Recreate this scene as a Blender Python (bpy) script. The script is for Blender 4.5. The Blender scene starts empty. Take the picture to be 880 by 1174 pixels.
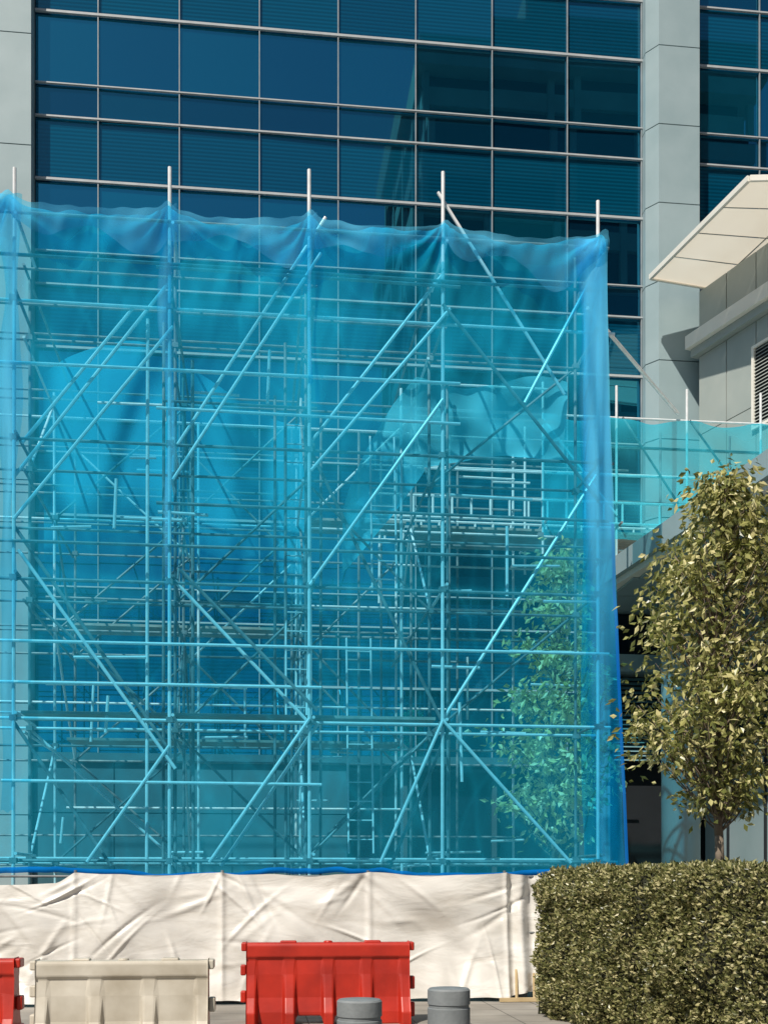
import bpy, math, random
from mathutils import Vector, noise, Matrix
R=random.Random(7)
sc=bpy.context.scene
sc.view_settings.view_transform='Standard'; sc.view_settings.look='None'; sc.view_settings.exposure=0
# ------------------------------------------------------------ helpers
class MB:
    def __init__(s): s.v=[];s.f=[];s.m=[]
    def quad(s,a,b,c,d,m=0):
        n=len(s.v); s.v+= [tuple(a),tuple(b),tuple(c),tuple(d)]; s.f.append((n,n+1,n+2,n+3)); s.m.append(m)
    def poly(s,pts,m=0):
        n=len(s.v); s.v+=[tuple(p) for p in pts]; s.f.append(tuple(range(n,n+len(pts)))); s.m.append(m)
    def box(s,x0,x1,y0,y1,z0,z1,m=0):
        n=len(s.v)
        s.v+=[(x0,y0,z0),(x1,y0,z0),(x1,y1,z0),(x0,y1,z0),(x0,y0,z1),(x1,y0,z1),(x1,y1,z1),(x0,y1,z1)]
        for f in [(0,3,2,1),(4,5,6,7),(0,1,5,4),(1,2,6,5),(2,3,7,6),(3,0,4,7)]:
            s.f.append(tuple(n+i for i in f)); s.m.append(m)
    def prism(s,pts,z0,z1,m=0):
        n=len(s.v);k=len(pts)
        s.v+=[(p[0],p[1],z0) for p in pts]+[(p[0],p[1],z1) for p in pts]
        s.f.append(tuple(n+i for i in reversed(range(k)))); s.m.append(m)
        s.f.append(tuple(n+k+i for i in range(k))); s.m.append(m)
        for i in range(k):
            j=(i+1)%k; s.f.append((n+i,n+j,n+k+j,n+k+i)); s.m.append(m)
    def tube(s,p,q,r=.024,r2=None,m=0,seg=8):
        p=Vector(p);q=Vector(q);r2=r if r2 is None else r2
        d=(q-p)
        if d.length<1e-5:return
        d.normalize(); a=d.orthogonal().normalized(); b=d.cross(a)
        n=len(s.v)
        for c,rr in((p,r),(q,r2)):
            for i in range(seg):
                t=2*math.pi*i/seg; s.v.append(tuple(c+a*math.cos(t)*rr+b*math.sin(t)*rr))
        for i in range(seg):
            j=(i+1)%seg; s.f.append((n+i,n+j,n+seg+j,n+seg+i)); s.m.append(m)
        s.f.append(tuple(n+i for i in reversed(range(seg)))); s.m.append(m)
        s.f.append(tuple(n+seg+i for i in range(seg))); s.m.append(m)
    def obj(s,name,mats,parent=None,smooth=False):
        me=bpy.data.meshes.new(name); me.from_pydata(s.v,[],s.f); 
        for m in mats: me.materials.append(m)
        me.polygons.foreach_set('material_index',s.m)
        if smooth: me.polygons.foreach_set('use_smooth',[True]*len(s.f))
        me.update()
        o=bpy.data.objects.new(name,me); sc.collection.objects.link(o)
        if parent: o.parent=parent
        return o
def empty(name):
    o=bpy.data.objects.new(name,None); sc.collection.objects.link(o); return o
def mat(name):
    m=bpy.data.materials.new(name); m.use_nodes=True; nt=m.node_tree
    for n in list(nt.nodes): nt.nodes.remove(n)
    out=nt.nodes.new('ShaderNodeOutputMaterial'); return m,nt,out
def N(nt,t,**k):
    n=nt.nodes.new(t)
    for a,b in k.items(): setattr(n,a,b)
    return n
def L(nt,a,b): nt.links.new(a,b)
def ramp(nt,stops):
    n=nt.nodes.new('ShaderNodeValToRGB'); e=n.color_ramp.elements
    while len(e)>1: e.remove(e[-1])
    e[0].position=stops[0][0]; e[0].color=(*stops[0][1],1)
    for p,c in stops[1:]:
        x=e.new(p); x.color=(*c,1)
    return n
def simple(name,c1,c2,scale=3,rough=.6,metal=0,bump=.0,bscale=30,stretch=(1,1,1),detail=5,spec=.5):
    m,nt,out=mat(name)
    tc=N(nt,'ShaderNodeTexCoord'); mp=N(nt,'ShaderNodeMapping'); mp.inputs['Scale'].default_value=stretch
    L(nt,tc.outputs['Object'],mp.inputs[0])
    nz=N(nt,'ShaderNodeTexNoise'); nz.inputs['Scale'].default_value=scale; nz.inputs['Detail'].default_value=detail
    L(nt,mp.outputs[0],nz.inputs[0])
    r=ramp(nt,[(.3,c1),(.7,c2)]); L(nt,nz.outputs[0],r.inputs[0])
    b=N(nt,'ShaderNodeBsdfPrincipled'); b.inputs['Roughness'].default_value=rough; b.inputs['Metallic'].default_value=metal
    b.inputs['Specular IOR Level'].default_value=spec
    L(nt,r.outputs[0],b.inputs['Base Color'])
    if bump:
        n2=N(nt,'ShaderNodeTexNoise'); n2.inputs['Scale'].default_value=bscale; n2.inputs['Detail'].default_value=6
        L(nt,mp.outputs[0],n2.inputs[0])
        bp=N(nt,'ShaderNodeBump'); bp.inputs['Strength'].default_value=bump; bp.inputs['Distance'].default_value=.02
        L(nt,n2.outputs[0],bp.inputs['Height']); L(nt,bp.outputs[0],b.inputs['Normal'])
    L(nt,b.outputs[0],out.inputs[0]); return m

def glass_mat(name,c1,c2,gl,stripe=False):
    m,nt,out=mat(name)
    geo=N(nt,'ShaderNodeNewGeometry')
    r=ramp(nt,[(0,c1),(1,c2)]); L(nt,geo.outputs['Random Per Island'],r.inputs[0])
    col=r.outputs[0]
    if stripe:
        sp=N(nt,'ShaderNodeSeparateXYZ'); L(nt,geo.outputs['Position'],sp.inputs[0])
        mu=N(nt,'ShaderNodeMath',operation='MULTIPLY'); mu.inputs[1].default_value=1/.0875; L(nt,sp.outputs[2],mu.inputs[0])
        fr=N(nt,'ShaderNodeMath',operation='FRACT'); L(nt,mu.outputs[0],fr.inputs[0])
        gt=ramp(nt,[(0,(.68,.68,.68)),(.4,(.72,.72,.72)),(.55,(1.08,1.08,1.08)),(.9,(1.08,1.08,1.08)),(1,(.68,.68,.68))]); L(nt,fr.outputs[0],gt.inputs[0])
        mx=N(nt,'ShaderNodeMix',data_type='RGBA',blend_type='MULTIPLY'); mx.inputs[0].default_value=1
        L(nt,col,mx.inputs[6]); L(nt,gt.outputs[0],mx.inputs[7]); col=mx.outputs[2]
    d=N(nt,'ShaderNodeBsdfPrincipled'); d.inputs['Roughness'].default_value=.04; L(nt,col,d.inputs['Base Color']); d.inputs['Specular IOR Level'].default_value=.25
    g=N(nt,'ShaderNodeBsdfGlossy'); g.inputs['Color'].default_value=(.06,.6,.9,1); g.inputs['Roughness'].default_value=.012
    mx=N(nt,'ShaderNodeMixShader'); mx.inputs[0].default_value=gl
    L(nt,d.outputs[0],mx.inputs[1]); L(nt,g.outputs[0],mx.inputs[2]); L(nt,mx.outputs[0],out.inputs[0]); return m

M_glass=glass_mat('tinted_glass',(.001,.014,.035),(.001,.065,.11),.42)
M_glassd=glass_mat('spandrel_glass',(.001,.012,.035),(.001,.03,.06),.26)
M_glassl=glass_mat('louvre_glass',(.001,.055,.11),(.001,.07,.13),.15,True)
M_mull=simple('mullion_aluminium',(.4,.42,.43),(.5,.52,.53),4,.4)
M_mulv=simple('vertical_mullion',(.24,.28,.3),(.34,.37,.39),4,.4)
M_clad=simple('grey_cladding',(.27,.36,.38),(.33,.42,.44),1.2,.45,bump=.05,bscale=4)
M_wallg=simple('annex_cladding',(.33,.37,.35),(.4,.43,.4),1.2,.5,bump=.05,bscale=4)
M_joint=simple('dark_joint',(.05,.06,.065),(.07,.08,.085),4,.8)
M_soft=simple('soft_joint',(.4,.37,.33),(.45,.42,.37),4,.8)
M_cream=simple('cream_panel',(.8,.76,.68),(.86,.82,.74),1.5,.55)
M_dark=simple('dark_recess',(.006,.009,.012),(.012,.016,.02),2,.6)
M_dkglass=simple('dark_window_wall',(.004,.012,.02),(.008,.02,.03),2,.08)
M_stone=simple('polished_stone_panel',(.03,.1,.13),(.06,.15,.18),.8,.4,bump=.05)
M_steel=simple('galvanised_steel',(.68,.69,.69),(.86,.86,.86),9,.3)
M_steeld=simple('dim_weathered_steel',(.10,.11,.12),(.30,.31,.31),5,.45)  # dark steel, also used to dim the tubes inside the scaffold
M_plank=simple('scaffold_plank',(.25,.23,.2),(.38,.36,.32),6,.8,stretch=(1,8,1))
M_can,nt,out=mat('translucent_canopy_panel')
tc=N(nt,'ShaderNodeTexCoord'); nz=N(nt,'ShaderNodeTexNoise'); nz.inputs['Scale'].default_value=.8; L(nt,tc.outputs['Object'],nz.inputs[0])
r_=ramp(nt,[(.3,(.8,.72,.6)),(.7,(.86,.79,.68))]); L(nt,nz.outputs[0],r_.inputs[0])
d_=N(nt,'ShaderNodeBsdfDiffuse'); t_=N(nt,'ShaderNodeBsdfTranslucent'); L(nt,r_.outputs[0],d_.inputs[0]); L(nt,r_.outputs[0],t_.inputs[0])
x_=N(nt,'ShaderNodeMixShader'); x_.inputs[0].default_value=.5; L(nt,d_.outputs[0],x_.inputs[1]); L(nt,t_.outputs[0],x_.inputs[2]); L(nt,x_.outputs[0],out.inputs[0])  # translucency added so sun from above brightens the soffit

# ------------------------------------------------------------ netting material (opacity is a mesh attribute, brighter and darker areas painted in)
def net_mat(name,dif,tr,trl=.2):
    m,nt,out=mat(name)
    at=N(nt,'ShaderNodeAttribute'); at.attribute_name='net_opacity'
    d=N(nt,'ShaderNodeBsdfDiffuse'); d.inputs[0].default_value=(*dif,1)
    t=N(nt,'ShaderNodeBsdfTranslucent'); t.inputs[0].default_value=(*dif,1)
    m1=N(nt,'ShaderNodeMixShader'); m1.inputs[0].default_value=trl; L(nt,d.outputs[0],m1.inputs[1]); L(nt,t.outputs[0],m1.inputs[2])
    tp=N(nt,'ShaderNodeBsdfTransparent'); tp.inputs[0].default_value=(*tr,1)
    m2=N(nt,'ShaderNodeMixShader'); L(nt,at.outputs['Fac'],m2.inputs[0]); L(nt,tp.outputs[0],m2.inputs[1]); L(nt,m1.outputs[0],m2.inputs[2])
    L(nt,m2.outputs[0],out.inputs[0]); return m
M_net=net_mat('blue_debris_net',(.02,.64,.98),(.42,.86,1.))
M_netb=net_mat('blue_debris_net_rear',(.06,.66,.95),(.5,.9,1.))
M_nett=net_mat('teal_debris_net',(.06,.68,.88),(.38,.88,.97))
M_inner=net_mat('inner_net_sheet',(.25,.85,.98),(.4,.92,.97))
M_nete=net_mat('net_edge_overlap',(.16,.68,.98),(.5,.88,1.))
M_hem=net_mat('net_hem',(.005,.2,.62),(.1,.4,.8))
def cl(x,a=0,b=1): return max(a,min(b,x))
def nz3(a,b,c): return noise.noise(Vector((a,b,c)))
def ss(x): x=cl(x); return x*x*(3-2*x)

# ------------------------------------------------------------ main office building
ob=empty('glass_office_building')
YF=26.0
g=MB(); fr=MB()
def curtain(x0,x1,mullx,z0,z1):
    xs=[x0]+[x for x in mullx if x0<x<x1]+[x1]
    zs=[]
    B=17.26-3.74*5
    while B<z1:
        zs+=[(B,B+1.4,2),(B+1.4,B+2.14,1),(B+2.14,B+3.74,0)]; B+=3.74
    for a,b,k in zs:
        if b<=z0 or a>=z1: continue
        a=max(a,z0)
        for i in range(len(xs)-1):
            u,w=xs[i],xs[i+1]; cx=(u+w)/2; cz=(a+b)/2
            tx=R.gauss(0,.005); tz=R.gauss(0,.005)
            f=lambda x,z:(x,YF+.03+tx*(x-cx)+tz*(z-cz),z)
            g.quad(f(u,a),f(w,a),f(w,b),f(u,b),k)
        h=.026 if k==2 else (.013 if k==0 else .018)
        fr.box(x0,x1,YF-.06,YF+.0,a-h,a+h)
    for x in xs[1:-1]:
        fr.box(x-.012,x+.012,YF-.045,YF-.001,z0,z1,1)
mx=[-3.48+1.794*k for k in range(-6,14)]
curtain(-4.85,9.1,mx,4.45,30); curtain(10.2,20,[12.0,13.8,15.6,17.4],4.45,30)
curtain(-20,-6.6,mx+[-9,-11,-13,-15,-17],4.45,30)
g.obj('glazing',[M_glass,M_glassd,M_glassl],ob); fr.obj('mullions',[M_mull,M_mulv],ob)
b=MB()
b.box(-20,20,YF+.3,YF+18,0,29.8,0)
b.obj('core',[M_dark],ob)
def column(x0,x1,yf,zj):
    c=MB()
    zs=[0]+[q for q in zj if 0<q<30]+[30]
    for i in range(len(zs)-1):
        a,bb=zs[i]+.012,zs[i+1]-.012
        c.prism([(x0,yf+.3),(x0+.22,yf),(x1,yf),(x1,YF+.25),(x0,YF+.25)],a,bb,0)
    c.prism([(x0+.03,yf+.33),(x0+.23,yf+.03),(x1-.03,yf+.03),(x1-.03,YF+.24),(x0+.03,YF+.24)],0,30,1)
    c.obj('clad_pier',[M_clad,M_joint],ob)
zj=[.9+1.83*k for k in range(0,17)]
column(9.1,10.3,25.45,zj); column(-6.6,-4.87,25.6,[.6+2.45*k for k in range(13)])
w=MB()
x=-20
while x<1.2:
    w.box(x+.012,x+1.3-.012,YF-.25,YF+.2,.0,3.1); w.box(x+.012,x+1.3-.012,YF-.25,YF+.2,3.125,4.24); x+=1.3
w.box(-20,1.2,YF-.2,YF+.19,0,4.23,1)
w.box(1.25,20,YF+.1,YF+.2,0,4.4,2)
for x in (1.3,3.4,5.5,7.6): w.box(x,x+.1,YF-.05,YF+.08,0,4.24,1)
w.box(-20,9.05,YF-.35,YF-.1,4.25,4.44,0)
w.obj('ground_floor_wall',[M_stone,M_joint,M_dkglass,M_mull],ob)

# ------------------------------------------------------------ opposite office block (seen reflected)
o2=empty('opposite_office_building')
p=MB(); 
p.box(10.3,30,-30,-15.3,0,50,1)
z=0
while z<50:
    p.box(10,30.3,-30.3,-15,z,z+1.1,0); z+=3.7
p.box(9.4,31,-31,-14.2,50,52.2,0)
for i in range(6): p.box(10.0+i*4.1,10.4+i*4.1,-15.25,-14.9,0,50,0)
for i in range(4): p.box(9.93,10.25,-30+i*4.4,-29.5+i*4.4,0,50,0)
p.box(16,26,-26,-18,52.2,57,0)
M_opp=simple('concrete_facade',(.26,.22,.19),(.38,.33,.28),.5,.8)
p.obj('blockwork',[M_opp,M_dark],o2)

# ------------------------------------------------------------ annex at right
an=empty('annex_building')
a=MB()
P0=Vector((10.1,25.0)); P1=Vector((11.5,20.6))
d=(P1-P0); n=Vector((-d.y,d.x)).normalized(); 
if n.x>0:n=-n
def wl(t,off=0): q=P0+d*t+n*off; return (q.x,q.y)
nseg=5
for i in range(nseg):
    for z0,z1 in((6.6,9.4),(9.4,11.8),(11.8,13.6),(14.1,15.1)):
        q=[wl(i/nseg+.003,.0),wl((i+1)/nseg-.003,.0),wl((i+1)/nseg-.003,-.3),wl(i/nseg+.003,-.3)]
        a.prism(q,z0+.01,z1-.01,0)
a.prism([wl(0.01,-.03),wl(1,-.03),(16,20.6),(16,25)],6.5,15.08,1)
a.prism([wl(-.03,.28),wl(1.05,.28),wl(1.05,-.2),wl(-.03,-.2)],13.78,14.08,2)
a.prism([wl(-.02,.16),wl(1.05,.16),wl(1.05,-.1),wl(-.02,-.1)],13.6,13.775,0)
for k in range(22):
    z=11.35+k*.075
    q0=wl(.40,.05);q1=wl(.93,.05);q2=wl(.93,.0);q3=wl(.40,.0)
    a.poly([(q0[0],q0[1],z),(q1[0],q1[1],z),(q2[0],q2[1],z+.06),(q3[0],q3[1],z+.06)],0)
a.prism([wl(.40,.012),wl(.93,.012),wl(.93,.003),wl(.40,.003)],11.33,13.0,3)
for (t0,t1,z0,z1) in((.385,.40,11.27,13.06),(.93,.945,11.27,13.06),(.40,.93,11.27,11.33),(.40,.93,13.0,13.06)):
    a.prism([wl(t0,.07),wl(t1,.07),wl(t1,.004),wl(t0,.004)],z0,z1,2)
a.obj('upper_wall',[M_wallg,M_joint,M_cream,M_dark],an)
r=MB()
A=Vector((8.85,24.75));Bp=Vector((9.5,21.05));C=Vector((12.6,20.6));D=Vector((12.0,25.3))
def bl(u,v): return (A*(1-u)+Bp*u)*(1-v)+(D*(1-u)+C*u)*v
nu,nv=4,2
for i in range(nu):
    for j in range(nv):
        e=.004
        q=[bl(i/nu+e,j/nv+e),bl((i+1)/nu-e,j/nv+e),bl((i+1)/nu-e,(j+1)/nv-e),bl(i/nu+e,(j+1)/nv-e)]
        r.poly([(t.x,t.y,15.2) for t in q],0)
def rib(p,q,w,z0,z1,m):
    dd=(q-p).normalized(); nn=Vector((-dd.y,dd.x))*w/2
    r.prism([(t.x,t.y) for t in (p-nn,q-nn,q+nn,p+nn)],z0,z1,m)
for i in range(1,nu): rib(bl(i/nu,.01),bl(i/nu,.99),.025,15.204,15.22,1)
for j in range(1,nv): rib(bl(.01,j/nv),bl(.99,j/nv),.025,15.206,15.225,1)
rib(bl(0,0),bl(1,0),.05,15.17,15.28,2); rib(bl(1,.01),bl(1,1),.05,15.17,15.28,2); rib(bl(0,.01),bl(0,1),.05,15.17,15.28,2)
r.obj('roof_canopy',[M_can,M_soft,M_cream],an)
s=MB()
S=[(6.15,19.6),(6.66,13.9),(13,13.9),(13,22),(6.1,22)]
s.prism(S,6.72,7.1,0)
for k in range(7):
    y0=13.98+k*1.13; 
    for j in range(5):
        xL=6.72-(y0-13.9)*.085+j*1.2
        s.box(xL,xL+1.18,y0,y0+1.11,6.685,6.715,2)
s.prism([(6.05,19.6),(6.56,13.8),(6.66,13.8),(6.15,19.6)],6.82,7.16,2)
s.obj('lower_roof',[M_cream,M_joint,M_clad,M_cream],an)
f=MB()
f.box(6.7,13,21.3,21.5,0,6.65,1)
f.box(6.6,9.2,20.9,21.25,5.9,6.66,2)
f.box(6.5,9.2,20.7,21.28,5.55,5.87,0)
for k in range(19):
    z=3.9+k*.085
    f.poly([(6.6,21.0,z),(9.2,21.0,z),(9.2,21.1,z+.07),(6.6,21.1,z+.07)],3)
f.box(6.55,6.68,20.85,21.29,0,5.54,0)
f.box(8.45,13,14.6,20.6,0,6.65,0)
for k in range(4): f.box(8.40,8.447,15.0+k*1.5,15.02+k*1.5,0,6.6,1)
f.box(8.40,8.446,14.6,20.6,3.5,3.53,1)
f.box(8.38,8.445,17.2,19.8,4.0,5.3,2)
f.obj('lower_walls',[M_clad,M_dark,M_dkglass,simple('blue_grey_louvre',(.16,.3,.34),(.2,.34,.38),3,.4)],an)
cc=MB(); cc.tube((7.35,19.0,0),(7.35,19.0,6.66),.33,seg=40); cc.obj('round_column',[M_clad],an,smooth=True)

# ------------------------------------------------------------ scaffold
sf=MB(); 
XS=[-3.16,-1.13,.74,2.56,4.76]
LV=[1.9,3.75,5.6,7.43,9.28]
rows=[15.4,16.5,18.6,20.6]
def T(p,q,r=.024,m=None):
    far=min(p[1],q[1])>16.2
    if m is None: m=0 if R.random()<(.35 if far else .5) else 1  # rear tubes get more dark steel: dim interior with few highlights, painted
    sf.tube(p,q,r*(.85 if far else .92),m=m)
def coup(x,y,z):
    sf.box(x-.045,x+.045,y-.05,y+.05,z-.035,z+.035,1)
tops={0:[11.0,11.15,11.25,11.35,11.1],1:[10.1,10.9,10.2,10.3,10.9],2:[9.4,9.8,9.5,9.8,10.0],3:[9.3,9.4,9.3,9.4,9.5]}
for r_,y in enumerate(rows):
    xs=XS+[-5.2,-7.2]
    for i,x in enumerate(xs):
        if r_==2 and i==4: continue
        top=tops[r_][i] if i<5 else 10.3
        j=R.uniform(-.02,.02)
        T((x,y,0.02),(x+j,y,top),.027,0 if r_==0 else None)
        sf.box(x-.08,x+.08,y-.08,y+.08,.004,.02,1)
    for zi,z in enumerate(LV):
        x0=-7.4; x1=4.95
        if r_==3: x1=6.9
        zz=z+R.uniform(-.03,.03)
        T((x0,y+.05,zz),(x1+R.uniform(-.1,.15),y+.05,zz+R.uniform(-.02,.02)))
        for x in XS: coup(x,y+.02,zz)
        for gz in (.5,1.0):
            if R.random()<(.85 if r_ in(0,3) else .6):
                a0=R.choice([-7.4,-7.4,-3.3,-1.3]); b0=R.choice([.9,2.8,4.9,4.9])
                h=z+gz+R.uniform(-.04,.04)
                if h<10.6: T((a0,y-.05,h),(b0,y-.05,h+R.uniform(-.03,.03)))
for x in XS+[-5.2]:
    for z in LV+[10.3]:
        T((x+.05,rows[0]-.1,z+.06),(x+.05,rows[1]+.15,z+.06))
        if x<4 : T((x-.05,rows[1]-.15,z-.06),(x-.05,rows[3]+.1,z-.06))
T((-7.4,15.36,10.38),(4.9,15.36,10.42)); T((-7.4,15.36,9.85),(4.85,15.36,9.82))
A_,B_,C_,D_,E_=XS
FB=[((A_,6.95),(B_,9.66)),((A_+.02,6.35),(B_+.05,9.0)),((B_,7.3),(C_+.22,10.65)),((B_+.05,6.95),(C_+.15,10.1)),
((C_,7.55),(D_,9.95)),((C_+.02,7.15),(D_+.1,9.45)),((D_-.05,11.1),(4.3,8.4)),((D_+.0,9.5),(E_,6.9)),((A_,6.3),(B_,3.35)),((A_+.08,5.95),(B_+.08,3.1)),
((B_,5.7),(C_,3.75)),((B_+.15,5.75),(C_+.1,3.9)),((C_,7.5),(D_,3.8)),((C_,3.8),(-.6,1.85)),((C_+.12,3.75),(-.45,1.8)),((B_,3.4),(-2.2,1.85)),
((D_,3.8),(E_,7.3)),((D_,3.8),(1.7,1.85)),((D_+.1,3.7),(1.85,1.8)),((D_,3.8),(4.35,1.85)),((A_,3.7),(-1.9,1.8)),((C_,5.6),(D_,8.2)),((A_+.1,7.4),(-1.6,9.3)),((3.7,8.2),(E_,10.2))]
for i,(p,q) in enumerate(FB):
    y=15.34 if i%2 else 15.46
    T((p[0],y,p[1]),(q[0],y+R.uniform(-.03,.03),q[1]),.026,0 if q[1]>7 else None)
for r_,y in enumerate(rows[1:]):
    for i in range(4):
        for zi in range(4):
            if R.random()<.65:
                if r_>=1 and i==3: continue
                s_=R.random()<.5
                x0,x1=(XS[i],XS[i+1]) if s_ else (XS[i+1],XS[i])
                T((x0,y+.07,LV[zi]),(x1,y+.07,LV[zi+1]))
for x in XS[:4]:
    for zi in range(4):
        if R.random()<.7: T((x,rows[1],LV[zi]),(x,rows[2],LV[zi+1])) 
        if R.random()<.6: T((x,rows[3],LV[zi]),(x,rows[2],LV[zi+1]))
for x,y,t in((-1.45,15.6,9.2),(-1.3,16.5,9.6),(-.85,16.1,8.9),(.45,16.5,9.4),(.3,16.9,8.8),(.98,17.1,8.6),(2.2,16.9,9.0),(2.85,16.6,9.0),(.6,18.6,9.0),(-.9,18.6,9.0),(1.7,18.6,9.0),(3.2,18.6,9.0),(2.3,20.6,9.4),(3.7,20.6,9.4)):
    T((x,y,.02),(x+R.uniform(-.02,.02),y,t),.026)
for x,z0,z1 in((.45,3.9,8.6),(1.35,2.0,5.2),(1.7,5.8,8.2)):
    for dx in(0,.36): T((x+dx,16.3+.02*z0,z0),(x+dx,16.75,z1),.018,0)
    z=z0+.2
    while z<z1-.1:
        y=16.3+.02*z0+(16.75-16.3-.02*z0)*(z-z0)/(z1-z0); T((x,y,z),(x+.36,y,z),.012,0); z+=.28
for k in range(44):
    x=R.uniform(-3,4.2); y=R.choice(rows[:3])+R.uniform(.1,.5); z=R.uniform(2,9); l=R.uniform(.35,1.2)
    if R.random()<.6: T((x,y,z),(x+l,y,z+R.uniform(-.03,.03)),m=0)
    else: T((x,y,z),(x+R.uniform(-.05,.05),y,z+l),m=0)
scaf=empty('scaffolding')
def lbeam(x0,x1,y,z):
    T((x0,y,z),(x1,y,z),.028,0);T((x0,y,z+.36),(x1,y,z+.36),.028,0)
    x=x0+.1
    while x<x1: T((x,y,z),(x,y,z+.36),.024,0); x+=.33
lbeam(1.9,8.9,18.95,7.75); lbeam(1.9,8.9,20.3,7.75)
for x in (4.9,6.2,7.46,8.8):
    T((x,19.0,7.2),(x,19.0,10.15),.026,0); T((x,18.7,7.7),(x,20.7,7.7)); T((x,20.3,7.2),(x,20.3,9.9),.026)
for z in (7.3,8.6,9.1,9.6): T((2.5,19.03,z),(9.6,19.03,z+.02)); T((2.5,20.3,z),(9.6,20.3,z))
T((4.9,18.97,9.5),(6.2,18.97,7.9)); T((7.46,18.97,7.9),(6.3,18.97,9.6)); T((7.5,18.97,9.6),(8.8,18.97,7.9))
T((4.7,15.7,9.75),(7.3,19.0,9.72),.032,0)
sf.obj('tubes',[M_steel,M_steeld],scaf)
pk=MB()
for k in range(5): pk.box(2.7,8.9,19.1+k*.24,19.1+k*.24+.22,7.62,7.66)
for (x0,x1,z) in((-3,.6,5.72),(.9,2.5,7.55),(-3,2.4,3.87)):
    for k in range(3): pk.box(x0,x1,18.7+k*.24,18.7+k*.24+.22,z,z+.04)
for k in range(3): pk.box(-3.1,2.5,15.6+k*.24,15.6+k*.24+.22,3.84,3.88)
pk.obj('planks',[M_plank],scaf)

# ------------------------------------------------------------ nets
nets=empty('scaffold_netting')
def sag(x,anch):
    for i in range(len(anch)-1):
        if anch[i]<=x<=anch[i+1]:
            t=(x-anch[i])/(anch[i+1]-anch[i]); return math.sin(math.pi*t)**.7
    return 0
def near(x,anch,w):
    return max(math.exp(-((x-a)/w)**2) for a in anch)
def sheet(name,fpos,nx,nz,mt,dens):
    v=[];f=[];dn=[]
    for j in range(nz+1):
        for i in range(nx+1):
            q=fpos(i/nx,j/nz); v.append(q); dn.append(cl(dens(i/nx,j/nz,q[0],q[1],q[2]) if callable(dens) else dens,0,.98))
    for j in range(nz):
        for i in range(nx):
            k=j*(nx+1)+i; f.append((k,k+1,k+nx+2,k+nx+1))
    m=MB(); m.v=v;m.f=f;m.m=[0]*len(f); o=m.obj(name,[mt],nets,smooth=True)
    at=o.data.attributes.new('net_opacity','FLOAT','POINT'); at.data.foreach_set('value',dn); return o
AN=[-7.3,-5.2]+XS
def ztop(x):
    return 10.44-.08*sag(min(x,4.75),AN)*(1+.9*nz3(x*.7,8,0))+.09*near(x,AN,.08)+.03*nz3(x*4,3,0)
def front(u,v):
    x=-7.3+(4.76+7.3+.06+.3*(1-v)**1.5)*u
    z0=1.70+.04*math.sin(x*1.7)+.04*nz3(x*2,0,0)
    z1=ztop(x)
    z=z0+(z1-z0)*v
    y=15.22
    s_=sag(min(x,4.75),AN)
    y-=.12*nz3(x*.7,z*.4,1)*s_
    w=nz3(x*2.0+z*.9,z*.35,2)+.35*nz3(x*6-z*1.5,z*.8,7)
    topf=math.exp(-(z1-z)/.8)
    tie=min(AN,key=lambda a:abs(a-x)); dx=x-tie; dz=max(z1-z,.02); ang=math.atan2(dx,dz+.05)
    fan=math.sin(ang*13+tie*3)*math.exp(-math.hypot(dx,dz)/.7)*min(1,math.hypot(dx,dz)*3)
    y-=.065*w*(.4+topf*1.5)+.05*fan
    y+=.04*math.exp(-((z-5.6)/.25)**2)
    y-=.08*math.exp(-((z-2.6)/.9)**2)*s_
    return (x,y,z)
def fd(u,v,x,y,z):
    top=ss((z-6.6)/3.2)  # more opaque with height, painting the upper net brighter than the lower
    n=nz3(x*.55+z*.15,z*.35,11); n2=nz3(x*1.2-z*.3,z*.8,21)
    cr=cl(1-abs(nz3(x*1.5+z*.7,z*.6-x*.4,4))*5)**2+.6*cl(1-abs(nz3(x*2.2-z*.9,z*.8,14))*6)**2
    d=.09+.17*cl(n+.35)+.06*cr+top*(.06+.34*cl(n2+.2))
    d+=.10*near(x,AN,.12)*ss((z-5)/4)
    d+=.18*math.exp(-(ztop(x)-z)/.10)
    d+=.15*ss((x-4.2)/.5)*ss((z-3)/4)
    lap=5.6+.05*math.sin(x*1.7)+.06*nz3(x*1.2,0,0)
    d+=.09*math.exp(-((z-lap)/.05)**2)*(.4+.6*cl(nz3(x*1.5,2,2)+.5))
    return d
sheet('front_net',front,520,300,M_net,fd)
def side(u,v):
    z=1.75+(10.45-1.75)*v; y=15.2+1.2*u
    x=4.83+.28*(1-v)**1.5*(1-u)+.05*nz3(y*3,z*.7,4)*1.5
    return (x,y,z-.05*math.sin(u*3.14))
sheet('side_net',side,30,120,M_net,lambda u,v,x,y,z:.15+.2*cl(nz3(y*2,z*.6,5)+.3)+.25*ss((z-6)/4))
for k,(ax,w_,zl) in enumerate(((XS[0],.2,2.5),(XS[1],.12,5.0),(XS[2],.07,8.2))):
    def strip(u,v,ax=ax,w_=w_,k=k,zl=zl):
        z=zl+(10.48-zl)*v; 
        x=ax+(u-.5)*2*w_*(.35+.65*v)*(.8+.8*nz3(k*9,z*.7,0))+.07*nz3(z*.6,k*5,1)
        return (x,15.10+.05*nz3(x*9,z*.7,k),z+.02*math.sin(u*9))
    sheet('net_overlap',strip,16,100,M_nete,lambda u,v,x,y,z:(.12+.4*cl(nz3(x*8,z*.6,8)+.4))*ss(v*4)*math.sin(math.pi*cl(u*.9+.05)))
def edge(u,v):
    z=1.8+8.6*v; x=4.36+.3*(1-v)**1.5+.44*u+.10*nz3(z*.6,u*2,1)*(1-u)
    return (x,15.10+.07*nz3(x*7,z*.7,3),z)
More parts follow.
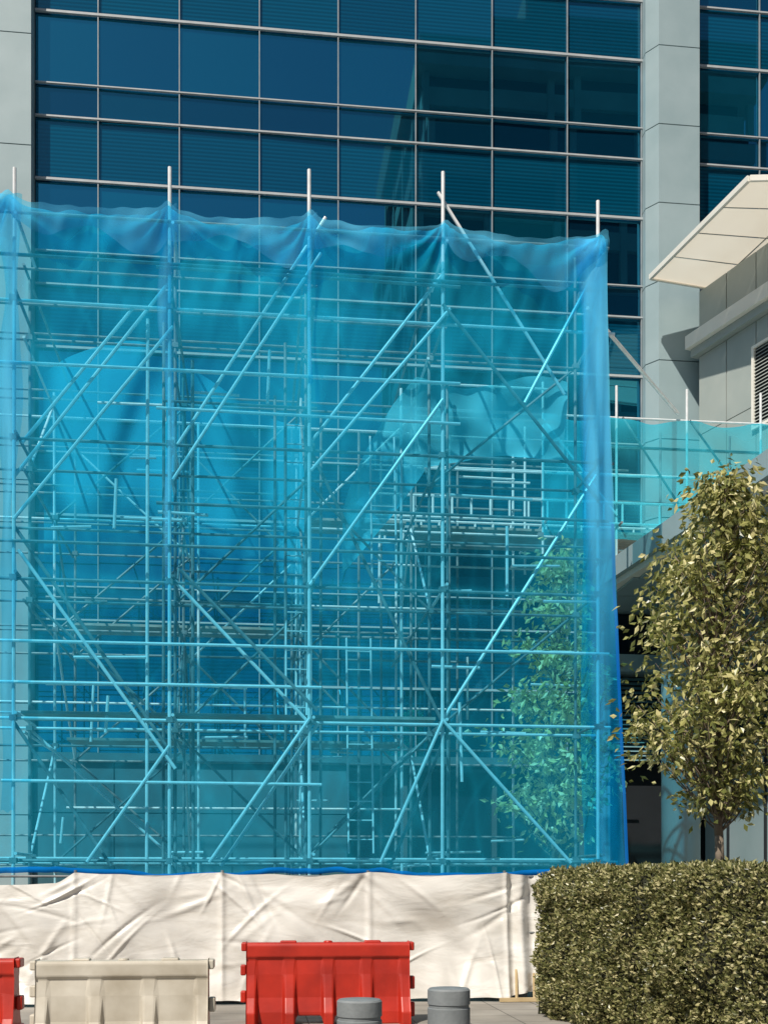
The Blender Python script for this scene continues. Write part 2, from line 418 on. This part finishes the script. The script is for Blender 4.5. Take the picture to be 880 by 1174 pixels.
sheet('net_edge',edge,20,120,M_nete,lambda u,v,x,y,z:(.06+.45*ss((z-3)/5)+.25*nz3(x*5,z*.5,6))*ss(u*2.5+.1))
def bright_band(u,v):
    x=-7.3+12.1*u; z1=ztop(x)-.01
    dz=.40+.55*nz3(x*1.1,5,0)
    return (x,15.06-.05*math.sin(3.14*v)+.04*nz3(x*5,v*2,0),z1-dz*(1-v))
sheet('net_bright_band',bright_band,300,14,M_nete,lambda u,v,x,y,z:.12+.3*cl(nz3(x*2,z*2,3)+.3))  # extra net layer added to paint the sunlit band along the top
def back(u,v):
    x=-3.3+4.2*u; z=6.5+.6*math.sin(u*5)+(9.9-6.8)*v
    return (x,18.4+.12*nz3(x*1.5,z*.6,2),z)
sheet('rear_net',back,80,50,M_netb,lambda u,v,x,y,z:.55*ss(abs(nz3(x*.9,z*.25,17))*3.2)*ss(v*3))
def inner(u,v):
    x=1.3+3.4*u
    zt=7.1+2.0*min(1,(u/.32))**.8 + .12*math.sin(u*9); zb=6.2+1.75*min(1,u/.38)-.12*math.sin(u*6)
    z=zb+(zt-zb)*v
    return (x,16.75+.12*nz3(x*2.5,z*2,0)+.2*(1-v),z)
sheet('inner_net',inner,90,40,M_inner,lambda u,v,x,y,z:.25+.6*cl(nz3(x*1.6,z*1.6,2)+.35)+.3*math.exp(-u*6)+.25*math.exp(-v*12))
def br(u,v):
    x=4.85+5.2*u; z=7.45+(2.1-.1*math.sin(u*12.6)**2)*v
    return (x,18.85+.08*nz3(x*2.5,z*2,3),z)
sheet('bridge_net',br,90,40,M_nett,lambda u,v,x,y,z:.15+.35*cl(nz3(x*1.4+z,z*1.1,2)+.3)+.2*math.exp(-(1-v)*20))
def hem(u,v):
    q=front(u,0); return (q[0],q[1]-.03-.015*math.sin(v*3.1),q[2]-.03+.075*v+.02*nz3(q[0]*5,0,2))
sheet('bottom_hem',hem,300,4,M_hem,lambda u,v,x,y,z:.7+.3*nz3(x*3,0,0))
def hem2(u,v):
    q=front(1,v*.55); return (q[0]-.035+.045*u,q[1]-.05,q[2])
sheet('edge_hem',hem2,3,80,M_hem,.85)

# ------------------------------------------------------------ white sheeted hoarding
M_sheet,nt,out=mat('white_sheeting')
tc=N(nt,'ShaderNodeTexCoord'); mp=N(nt,'ShaderNodeMapping'); mp.inputs['Rotation'].default_value=(0,.6,0); mp.inputs['Scale'].default_value=(.8,1,2.2); L(nt,tc.outputs['Object'],mp.inputs[0])
n1=N(nt,'ShaderNodeTexNoise'); n1.inputs['Scale'].default_value=1.5; n1.inputs['Detail'].default_value=7; n1.inputs['Distortion'].default_value=.5; L(nt,mp.outputs[0],n1.inputs[0])
rp=ramp(nt,[(.3,(.62,.58,.52)),(.55,(.76,.73,.68))]); L(nt,n1.outputs[0],rp.inputs[0])
bp=N(nt,'ShaderNodeBump'); bp.inputs['Strength'].default_value=.5; bp.inputs['Distance'].default_value=.06; L(nt,n1.outputs[0],bp.inputs['Height'])
bs=N(nt,'ShaderNodeBsdfPrincipled'); bs.inputs['Roughness'].default_value=.32; L(nt,rp.outputs[0],bs.inputs['Base Color']); L(nt,bp.outputs[0],bs.inputs['Normal']); L(nt,bs.outputs[0],out.inputs[0])
fe=empty('sheeted_fence')
posts=[-6.9,-5.0,-2.3,-.42,1.5,3.35,4.1]
creases=[]
for k in range(130):
    if R.random()<.55:
        px_=R.choice(posts); cz=R.choice([.25,1.45])+R.gauss(0,.2); cx=px_+R.gauss(0,.35); an_=math.atan2(.85-cz,(px_+ (1 if cx>px_ else -1))-cx)+R.gauss(0,.3)
    else:
        cx=R.uniform(-6,3.4); cz=R.uniform(.2,1.5); an_=R.choice([-.7,.75])+R.gauss(0,.3)
    creases.append((cx,cz,math.cos(an_),math.sin(an_),R.uniform(.12,.5),R.uniform(.008,.03)*R.choice([1,1,-1]),R.uniform(.016,.05)))
def fence(u,v):
    x=-7+11.1*u
    s_=sag(x,[-7]+posts[1:])
    zt=1.72+.03*nz3(x*2,0,0)-.05*s_-(.13*ss((-2.25-x)/.3))
    zb=.04+.05*abs(nz3(x*1.5,9,0))+(.12*max(0,(x-3.2)))
    z=zb+(zt-zb)*v
    y=14.92-.17*nz3(x*.8+z*.9,z*.7-x*.3,2)*s_-.16*(1-v)**2*(1+nz3(x*2,1,1))
    y-=.035*nz3(x*3+z*2.5,z*2.0-x,6)
    for cx,cz,ca,sa,ln,amp,wd in creases:
        dx=x-cx;dz=z-cz
        if abs(dx)>ln*2 or abs(dz)>ln*2: continue
        a1=dx*ca+dz*sa; b1=-dx*sa+dz*ca+.1*a1*a1
        if abs(b1)>3*wd: continue
        y-=amp*math.exp(-(a1/ln)**2-(b1/wd)**2)
    y+=-.022*near(x,posts,.04)
    if x>3.35: y+=.25*(x-3.35)+.05*math.sin((x-3.35)*22)
    return (x,y,z)
nx,nz=800,100
mb=MB()
for j in range(nz+1):
    for i in range(nx+1): mb.v.append(fence(i/nx,j/nz))
for j in range(nz):
    for i in range(nx):
        k=j*(nx+1)+i; mb.f.append((k,k+1,k+nx+2,k+nx+1)); mb.m.append(0)
mb.obj('sheeting',[M_sheet],fe,smooth=True)
pm=MB()
for x in posts:
    pm.tube((x,15.04,0),(x,15.04,1.74),.021)
    pm.box(x-.3,x+.3,14.98,15.2,.004,.12)
pm.tube((-7,15.06,1.66),(4.1,15.06,1.66),.016); pm.tube((-7,15.06,.9),(4.1,15.06,.9),.014)
pm.obj('posts',[M_steeld],fe)
tm=MB()
tm.tube((3.45,14.75,0),(3.47,14.85,.42),.02); tm.box(3.2,3.85,14.62,14.68,.01,.06); tm.tube((3.7,14.8,0),(3.72,14.9,.36),.018)
tm.obj('timber_stakes',[simple('raw_timber',(.45,.33,.17),(.6,.46,.26),5,.8)],fe)

# ------------------------------------------------------------ barriers
def barrier(name,mt,Lx,H,loc,rot=0,n=4):
    def prof(dep,zb,cap):
        bw=.25 if dep else .13
        mw=.11 if dep else .10
        h=[(bw,zb),(bw,.14*H/.9),(mw+ (.05 if dep else 0),.30*H/.9),(mw,.60*H),(mw-.015,.80*H),(.115,.83*H),(.115,.97*H+cap),(.10,H+cap)]
        return [(-a,z) for a,z in h]+[(a,z) for a,z in reversed(h)]
    st=[]
    def add(x0,x1,dep,zb,cap=0): st.append((x0,prof(dep,zb,cap))); st.append((x1,prof(dep,zb,cap)))
    rib=.13; 
    pw=(Lx-rib*(n+1))/n
    x=-Lx/2; g_=.014
    for i in range(n+1):
        add(x+g_,x+rib-g_,True,0,0.0); x+=rib
        if i<n: add(x+g_,x+pw-g_,False,.10 if 0<i<n-1 else 0,0); x+=pw
    m=MB(); k=len(st[0][1])
    for xx,pr in st:
        for (y,z) in pr: m.v.append((xx,y,z))
    for i in range(len(st)-1):
        for j in range(k):
            j2=(j+1)%k; m.f.append((i*k+j,i*k+j2,(i+1)*k+j2,(i+1)*k+j)); m.m.append(0)
    m.f.append(tuple(range(k))); m.m.append(0)
    m.f.append(tuple(reversed([(len(st)-1)*k+j for j in range(k)]))); m.m.append(0)
    for z0,z1 in((.08,.26),(.42,.58)):
        m.box(Lx/2-.01,Lx/2+.05,-.06,.06,z0*H,z1*H)
    for z0,z1 in((.27,.41),(.6,.73)):
        m.box(-Lx/2-.05,-Lx/2+.01,-.06,.06,z0*H,z1*H)
    m.box(-Lx/2-.04,-Lx/2+.02,-.1,.1,H*.9,H+.004); m.box(Lx/2-.02,Lx/2+.04,-.1,.1,H*.9,H+.004)
    m.box(-Lx*.29,-Lx*.19,-.06,.06,H-.01,H+.022); m.box(Lx*.22,Lx*.32,-.06,.06,H-.01,H+.022)
    m.tube((0,0,H-.01),(0,0,H+.02),.05,seg=16)
    o=m.obj(name,[mt]); 
    bv=o.modifiers.new('b','BEVEL'); bv.width=.014; bv.segments=2; bv.limit_method='ANGLE'; bv.angle_limit=math.radians(25)
    o.location=loc; o.rotation_euler=(0,0,rot)
    return o
M_red=simple('red_plastic',(.33,.016,.007),(.54,.028,.011),2.5,.45,bump=.1,bscale=12)
M_wht=simple('dusty_white_plastic',(.38,.33,.25),(.64,.59,.5),2.2,.55,bump=.1,bscale=12)
barrier('red_traffic_barrier',M_red,1.85,.91,(.82,12.75,0),-.03)
barrier('white_traffic_barrier',M_wht,1.62,.85,(-1.23,10.95,0),-.02,3)
barrier('red_traffic_barrier',M_red,1.62,.85,(-3.08,11.3,0),.0)

# ------------------------------------------------------------ bollards
M_bol=simple('bollard_grey',(.15,.165,.17),(.24,.255,.26),6,.6,bump=.15,bscale=40)
def bollard(x,y,h,r):
    m=MB(); seg=40
    pf=[(r*1.06,0),(r*1.06,.04),(r,.05),(r,h-.14),(r*.95,h-.135),(r*.95,h-.115),(r,h-.11),(r,h-.012),(r-.012,h),(r*.55,h+.004),(.001,h+.006)]
    for rr,z in pf:
        for i in range(seg): t=2*math.pi*i/seg; m.v.append((rr*math.cos(t),rr*math.sin(t),z))
    for j in range(len(pf)-1):
        for i in range(seg):
            i2=(i+1)%seg; m.f.append((j*seg+i,j*seg+i2,(j+1)*seg+i2,(j+1)*seg+i)); m.m.append(0)
    o=m.obj('bollard',[M_bol],smooth=True); 
    e=o.modifiers.new('e','EDGE_SPLIT'); e.split_angle=math.radians(35)
    o.location=(x,y,.004); return o
bollard(.70,7.6,.80,.152); bollard(1.36,7.9,.84,.150)

# ------------------------------------------------------------ foliage
def leaf_mat(name,stops,tl=.3):
    m,nt,out=mat(name)
    geo=N(nt,'ShaderNodeNewGeometry'); r=ramp(nt,stops); L(nt,geo.outputs['Random Per Island'],r.inputs[0])
    d=N(nt,'ShaderNodeBsdfPrincipled'); d.inputs['Roughness'].default_value=.34; L(nt,r.outputs[0],d.inputs['Base Color'])
    t=N(nt,'ShaderNodeBsdfTranslucent'); L(nt,r.outputs[0],t.inputs[0])
    x=N(nt,'ShaderNodeMixShader'); x.inputs[0].default_value=tl; L(nt,d.outputs[0],x.inputs[1]); L(nt,t.outputs[0],x.inputs[2]); L(nt,x.outputs[0],out.inputs[0]); return m
M_leaf=leaf_mat('tree_leaves',[(0,(.07,.085,.022)),(.3,(.2,.215,.055)),(.65,(.45,.43,.15)),(1,(.75,.67,.34))])
M_leafp=leaf_mat('pale_tree_leaves',[(0,(.35,.34,.08)),(.35,(.85,.8,.3)),(1,(.98,.95,.6))],.35)
M_hl=leaf_mat('hedge_leaves',[(0,(.05,.058,.018)),(.4,(.18,.185,.062)),(.75,(.38,.355,.15)),(1,(.62,.55,.3))],.25)
M_bark=simple('bark',(.12,.09,.06),(.25,.2,.15),8,.9,bump=.5,bscale=30,stretch=(1,1,.3))
def leaf(m,c,dirv,l,w,mi=0):
    dirv=dirv.normalized(); s_=dirv.orthogonal().normalized(); s_.rotate(Matrix.Rotation(R.uniform(0,6.28),3,dirv)); nn=dirv.cross(s_)
    a=c; b_=c+dirv*l; mid=c+dirv*l*.45
    n=len(m.v); m.v+=[tuple(a),tuple(mid+s_*w+nn*w*.35),tuple(b_),tuple(mid-s_*w+nn*w*.35)]
    m.f+=[(n,n+1,n+2),(n,n+2,n+3)]; m.m+=[mi,mi]
def tree(loc,zb,zt,prof,ncl,nleaf,mleaf,l=.1,lean=(0,0)):
    e=empty('small_tree'); t=MB(); lf=MB()
    loc=Vector(loc)
    def cen(z): 
        k=(z/zt); return Vector((loc.x+lean[0]*k+.06*math.sin(z*1.3),loc.y+lean[1]*k+.05*math.cos(z*1.1),z))
    n=14; H=zt-.35
    for i in range(n):
        z0=H*i/n;z1=H*(i+1)/n
        t.tube(cen(z0),cen(z1),.062*(1-.85*i/n)+.008,.062*(1-.85*(i+1)/n)+.008,seg=10)
    for q in range(ncl):
        h_=R.random()**.9; z=zb+(zt-zb)*h_
        k=h_*(len(prof)-1); i=min(int(k),len(prof)-2); rad=prof[i]*(1-(k-i))+prof[i+1]*(k-i)
        th=R.uniform(0,6.283); rr=rad*(R.random()**.45)*R.uniform(.7,1.2)
        c0=cen(z); tip=Vector((c0.x+rr*math.cos(th),c0.y+rr*math.sin(th),z))
        base=cen(max(zb*.8,z-rr*.9-.1)); mid=(base+tip)/2+Vector((0,0,-.05))
        t.tube(base,mid,.012,.009,seg=5); t.tube(mid,tip,.009,.003,seg=5)
        cs=R.uniform(.08,.17)
        for j in range(int(nleaf*R.uniform(.5,1.4))):
            o=Vector((R.gauss(0,cs),R.gauss(0,cs),R.gauss(-.03,cs*.9)))
            dv=Vector((R.gauss(0,.6)+o.x*3,R.gauss(0,.6)+o.y*3,-.6+R.gauss(0,.5)))
            leaf(lf,tip+o,dv,l*R.uniform(.6,1.3),l*R.uniform(.2,.3))
    t.obj('trunk',[M_bark],e,smooth=True); lf.obj('leaves',[mleaf],e)
tree((5.32,12.7,0),2.45,6.32,[.3,.64,.84,.9,.88,.82,.74,.5,.16],270,36,M_leaf,.105,(.05,0))
tree((4.62,17.5,0),2.2,6.85,[.35,.75,.9,.85,.75,.7,.6,.45,.15],120,32,M_leafp,.15,(.15,0))
H0=[(3.3,13.25),(3.55,12.0),(3.78,10.75),(3.98,10.0),(4.45,8.2)]
hd=MB(); hl=MB()
def hedge_pt(s_):
    k=s_*(len(H0)-1); i=min(int(k),len(H0)-2); f_=k-i
    return Vector((H0[i][0]*(1-f_)+H0[i+1][0]*f_,H0[i][1]*(1-f_)+H0[i+1][1]*f_,0))
def bulge(s_,z):
    q=hedge_pt(s_); cre=math.exp(-((s_-.5)/.022)**2)*.24
    rnd=.16*max(0,(z-1.45)/.25)**2+.10*max(0,(.25-z)/.25)+ .25*max(0,(.04-s_)/.04)**2
    return -(.16*nz3(q.y*1.6,z*1.8,0)+.09*nz3(q.y*5,z*5,3))*1.0+cre+rnd
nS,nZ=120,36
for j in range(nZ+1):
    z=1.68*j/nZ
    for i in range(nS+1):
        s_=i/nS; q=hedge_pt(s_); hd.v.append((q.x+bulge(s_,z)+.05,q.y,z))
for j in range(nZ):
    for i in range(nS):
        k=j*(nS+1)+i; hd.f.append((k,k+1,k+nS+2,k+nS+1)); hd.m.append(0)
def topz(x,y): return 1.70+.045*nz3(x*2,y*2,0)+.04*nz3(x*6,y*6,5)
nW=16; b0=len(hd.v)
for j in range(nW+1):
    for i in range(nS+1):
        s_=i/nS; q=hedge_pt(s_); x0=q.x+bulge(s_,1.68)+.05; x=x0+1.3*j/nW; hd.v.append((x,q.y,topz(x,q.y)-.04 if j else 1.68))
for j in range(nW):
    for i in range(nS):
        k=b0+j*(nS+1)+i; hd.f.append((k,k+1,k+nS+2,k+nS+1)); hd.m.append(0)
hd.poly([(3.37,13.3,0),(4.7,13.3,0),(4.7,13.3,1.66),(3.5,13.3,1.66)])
for k in range(30000):
    s_=R.random(); z=R.random()*1.72; q=hedge_pt(s_)
    c=Vector((q.x+bulge(s_,z)+R.uniform(-.035,.05)-abs(R.gauss(0,.016)),q.y+R.uniform(-.02,.02),z))
    leaf(hl,c,Vector((-1+R.gauss(0,.7),R.gauss(0,.8),.5+R.gauss(0,.8))),R.uniform(.03,.062),R.uniform(.010,.019))
for k in range(9000):
    s_=R.random(); q=hedge_pt(s_); x=q.x+bulge(s_,1.68)+R.random()**1.5*1.3
    leaf(hl,Vector((x,q.y,topz(x,q.y)+R.uniform(-.05,.04))),Vector((R.gauss(0,.7),R.gauss(0,.7),1+R.gauss(0,.5))),R.uniform(.03,.07),R.uniform(.010,.018))
for k in range(3500):
    x=R.uniform(3.35,4.7); z=R.random()*1.7
    leaf(hl,Vector((x,13.3+R.uniform(-.03,.05),z)),Vector((R.gauss(0,.7),1,.4+R.gauss(0,.7))),R.uniform(.03,.06),R.uniform(.010,.016))
he=empty('clipped_hedge')
hd.obj('inner_hull',[simple('hedge_shadow',(.012,.014,.006),(.03,.03,.012),20,.9)],he,smooth=True); hl.obj('leaves',[M_hl],he)  # near-black hull under the leaves paints the shade inside the hedge

# ------------------------------------------------------------ ground
gm=MB(); gm.quad((-400,-400,0),(400,-400,0),(400,600,0),(-400,600,0)); 
M_gr=simple('asphalt_ground',(.1,.1,.1),(.16,.155,.15),2,.9,bump=.3,bscale=60); gm.obj('ground',[M_gr])
m,nt,out=mat('paving')
tc=N(nt,'ShaderNodeTexCoord'); bk=N(nt,'ShaderNodeTexBrick'); bk.inputs['Scale'].default_value=1; bk.inputs['Brick Width'].default_value=.6; bk.inputs['Row Height'].default_value=.6; bk.inputs['Mortar Size'].default_value=.008; bk.offset=0
bk.inputs['Color1'].default_value=(.3,.27,.23,1); bk.inputs['Color2'].default_value=(.36,.33,.29,1); bk.inputs['Mortar'].default_value=(.1,.09,.08,1)
L(nt,tc.outputs['Object'],bk.inputs[0])
nn=N(nt,'ShaderNodeTexNoise'); nn.inputs['Scale'].default_value=1.3; nn.inputs['Detail'].default_value=8; L(nt,tc.outputs['Object'],nn.inputs[0])
rr=ramp(nt,[(.3,(.6,.6,.6)),(.65,(1,1,1))]); L(nt,nn.outputs[0],rr.inputs[0])
mm=N(nt,'ShaderNodeMix',data_type='RGBA',blend_type='MULTIPLY'); mm.inputs[0].default_value=1; L(nt,bk.outputs[0],mm.inputs[6]); L(nt,rr.outputs[0],mm.inputs[7])
bs=N(nt,'ShaderNodeBsdfPrincipled'); bs.inputs['Roughness'].default_value=.85; L(nt,mm.outputs[2],bs.inputs['Base Color']); L(nt,bs.outputs[0],out.inputs[0])
pv=MB(); pv.quad((-30,5,.004),(30,5,.004),(30,25.7,.004),(-30,25.7,.004)); pv.obj('paved_forecourt',[m])
kb=MB(); kb.box(-30,30,4.8,5.0,0,.12); kb.obj('kerb',[M_plank])

# ------------------------------------------------------------ light, world, camera
az=math.radians(218); el=math.radians(50)
w=bpy.data.worlds.new('World'); sc.world=w; w.use_nodes=True; nt=w.node_tree
bg=nt.nodes['Background']; sky=nt.nodes.new('ShaderNodeTexSky'); sky.sky_type='NISHITA'; sky.sun_disc=False; sky.sun_elevation=el; sky.sun_rotation=az
nt.links.new(sky.outputs[0],bg.inputs[0]); bg.inputs[1].default_value=.06
sd=Vector((math.sin(az)*math.cos(el),math.cos(az)*math.cos(el),math.sin(el)))
sl=bpy.data.lights.new('sun','SUN'); sl.energy=5; sl.angle=math.radians(.5); sl.color=(1,.94,.84)
so=bpy.data.objects.new('sun',sl); sc.collection.objects.link(so); so.rotation_euler=(-sd).to_track_quat('-Z','Y').to_euler()
cd=bpy.data.cameras.new('camera'); co=bpy.data.objects.new('camera',cd); sc.collection.objects.link(co)
co.location=(0,0,1.6); co.rotation_euler=(math.radians(90),0,math.radians(-6.5))
cd.sensor_fit='VERTICAL'; cd.sensor_height=36; cd.lens=36*1300/1174; cd.shift_y=(1010-587)/1174
cd.clip_end=3000; sc.camera=co
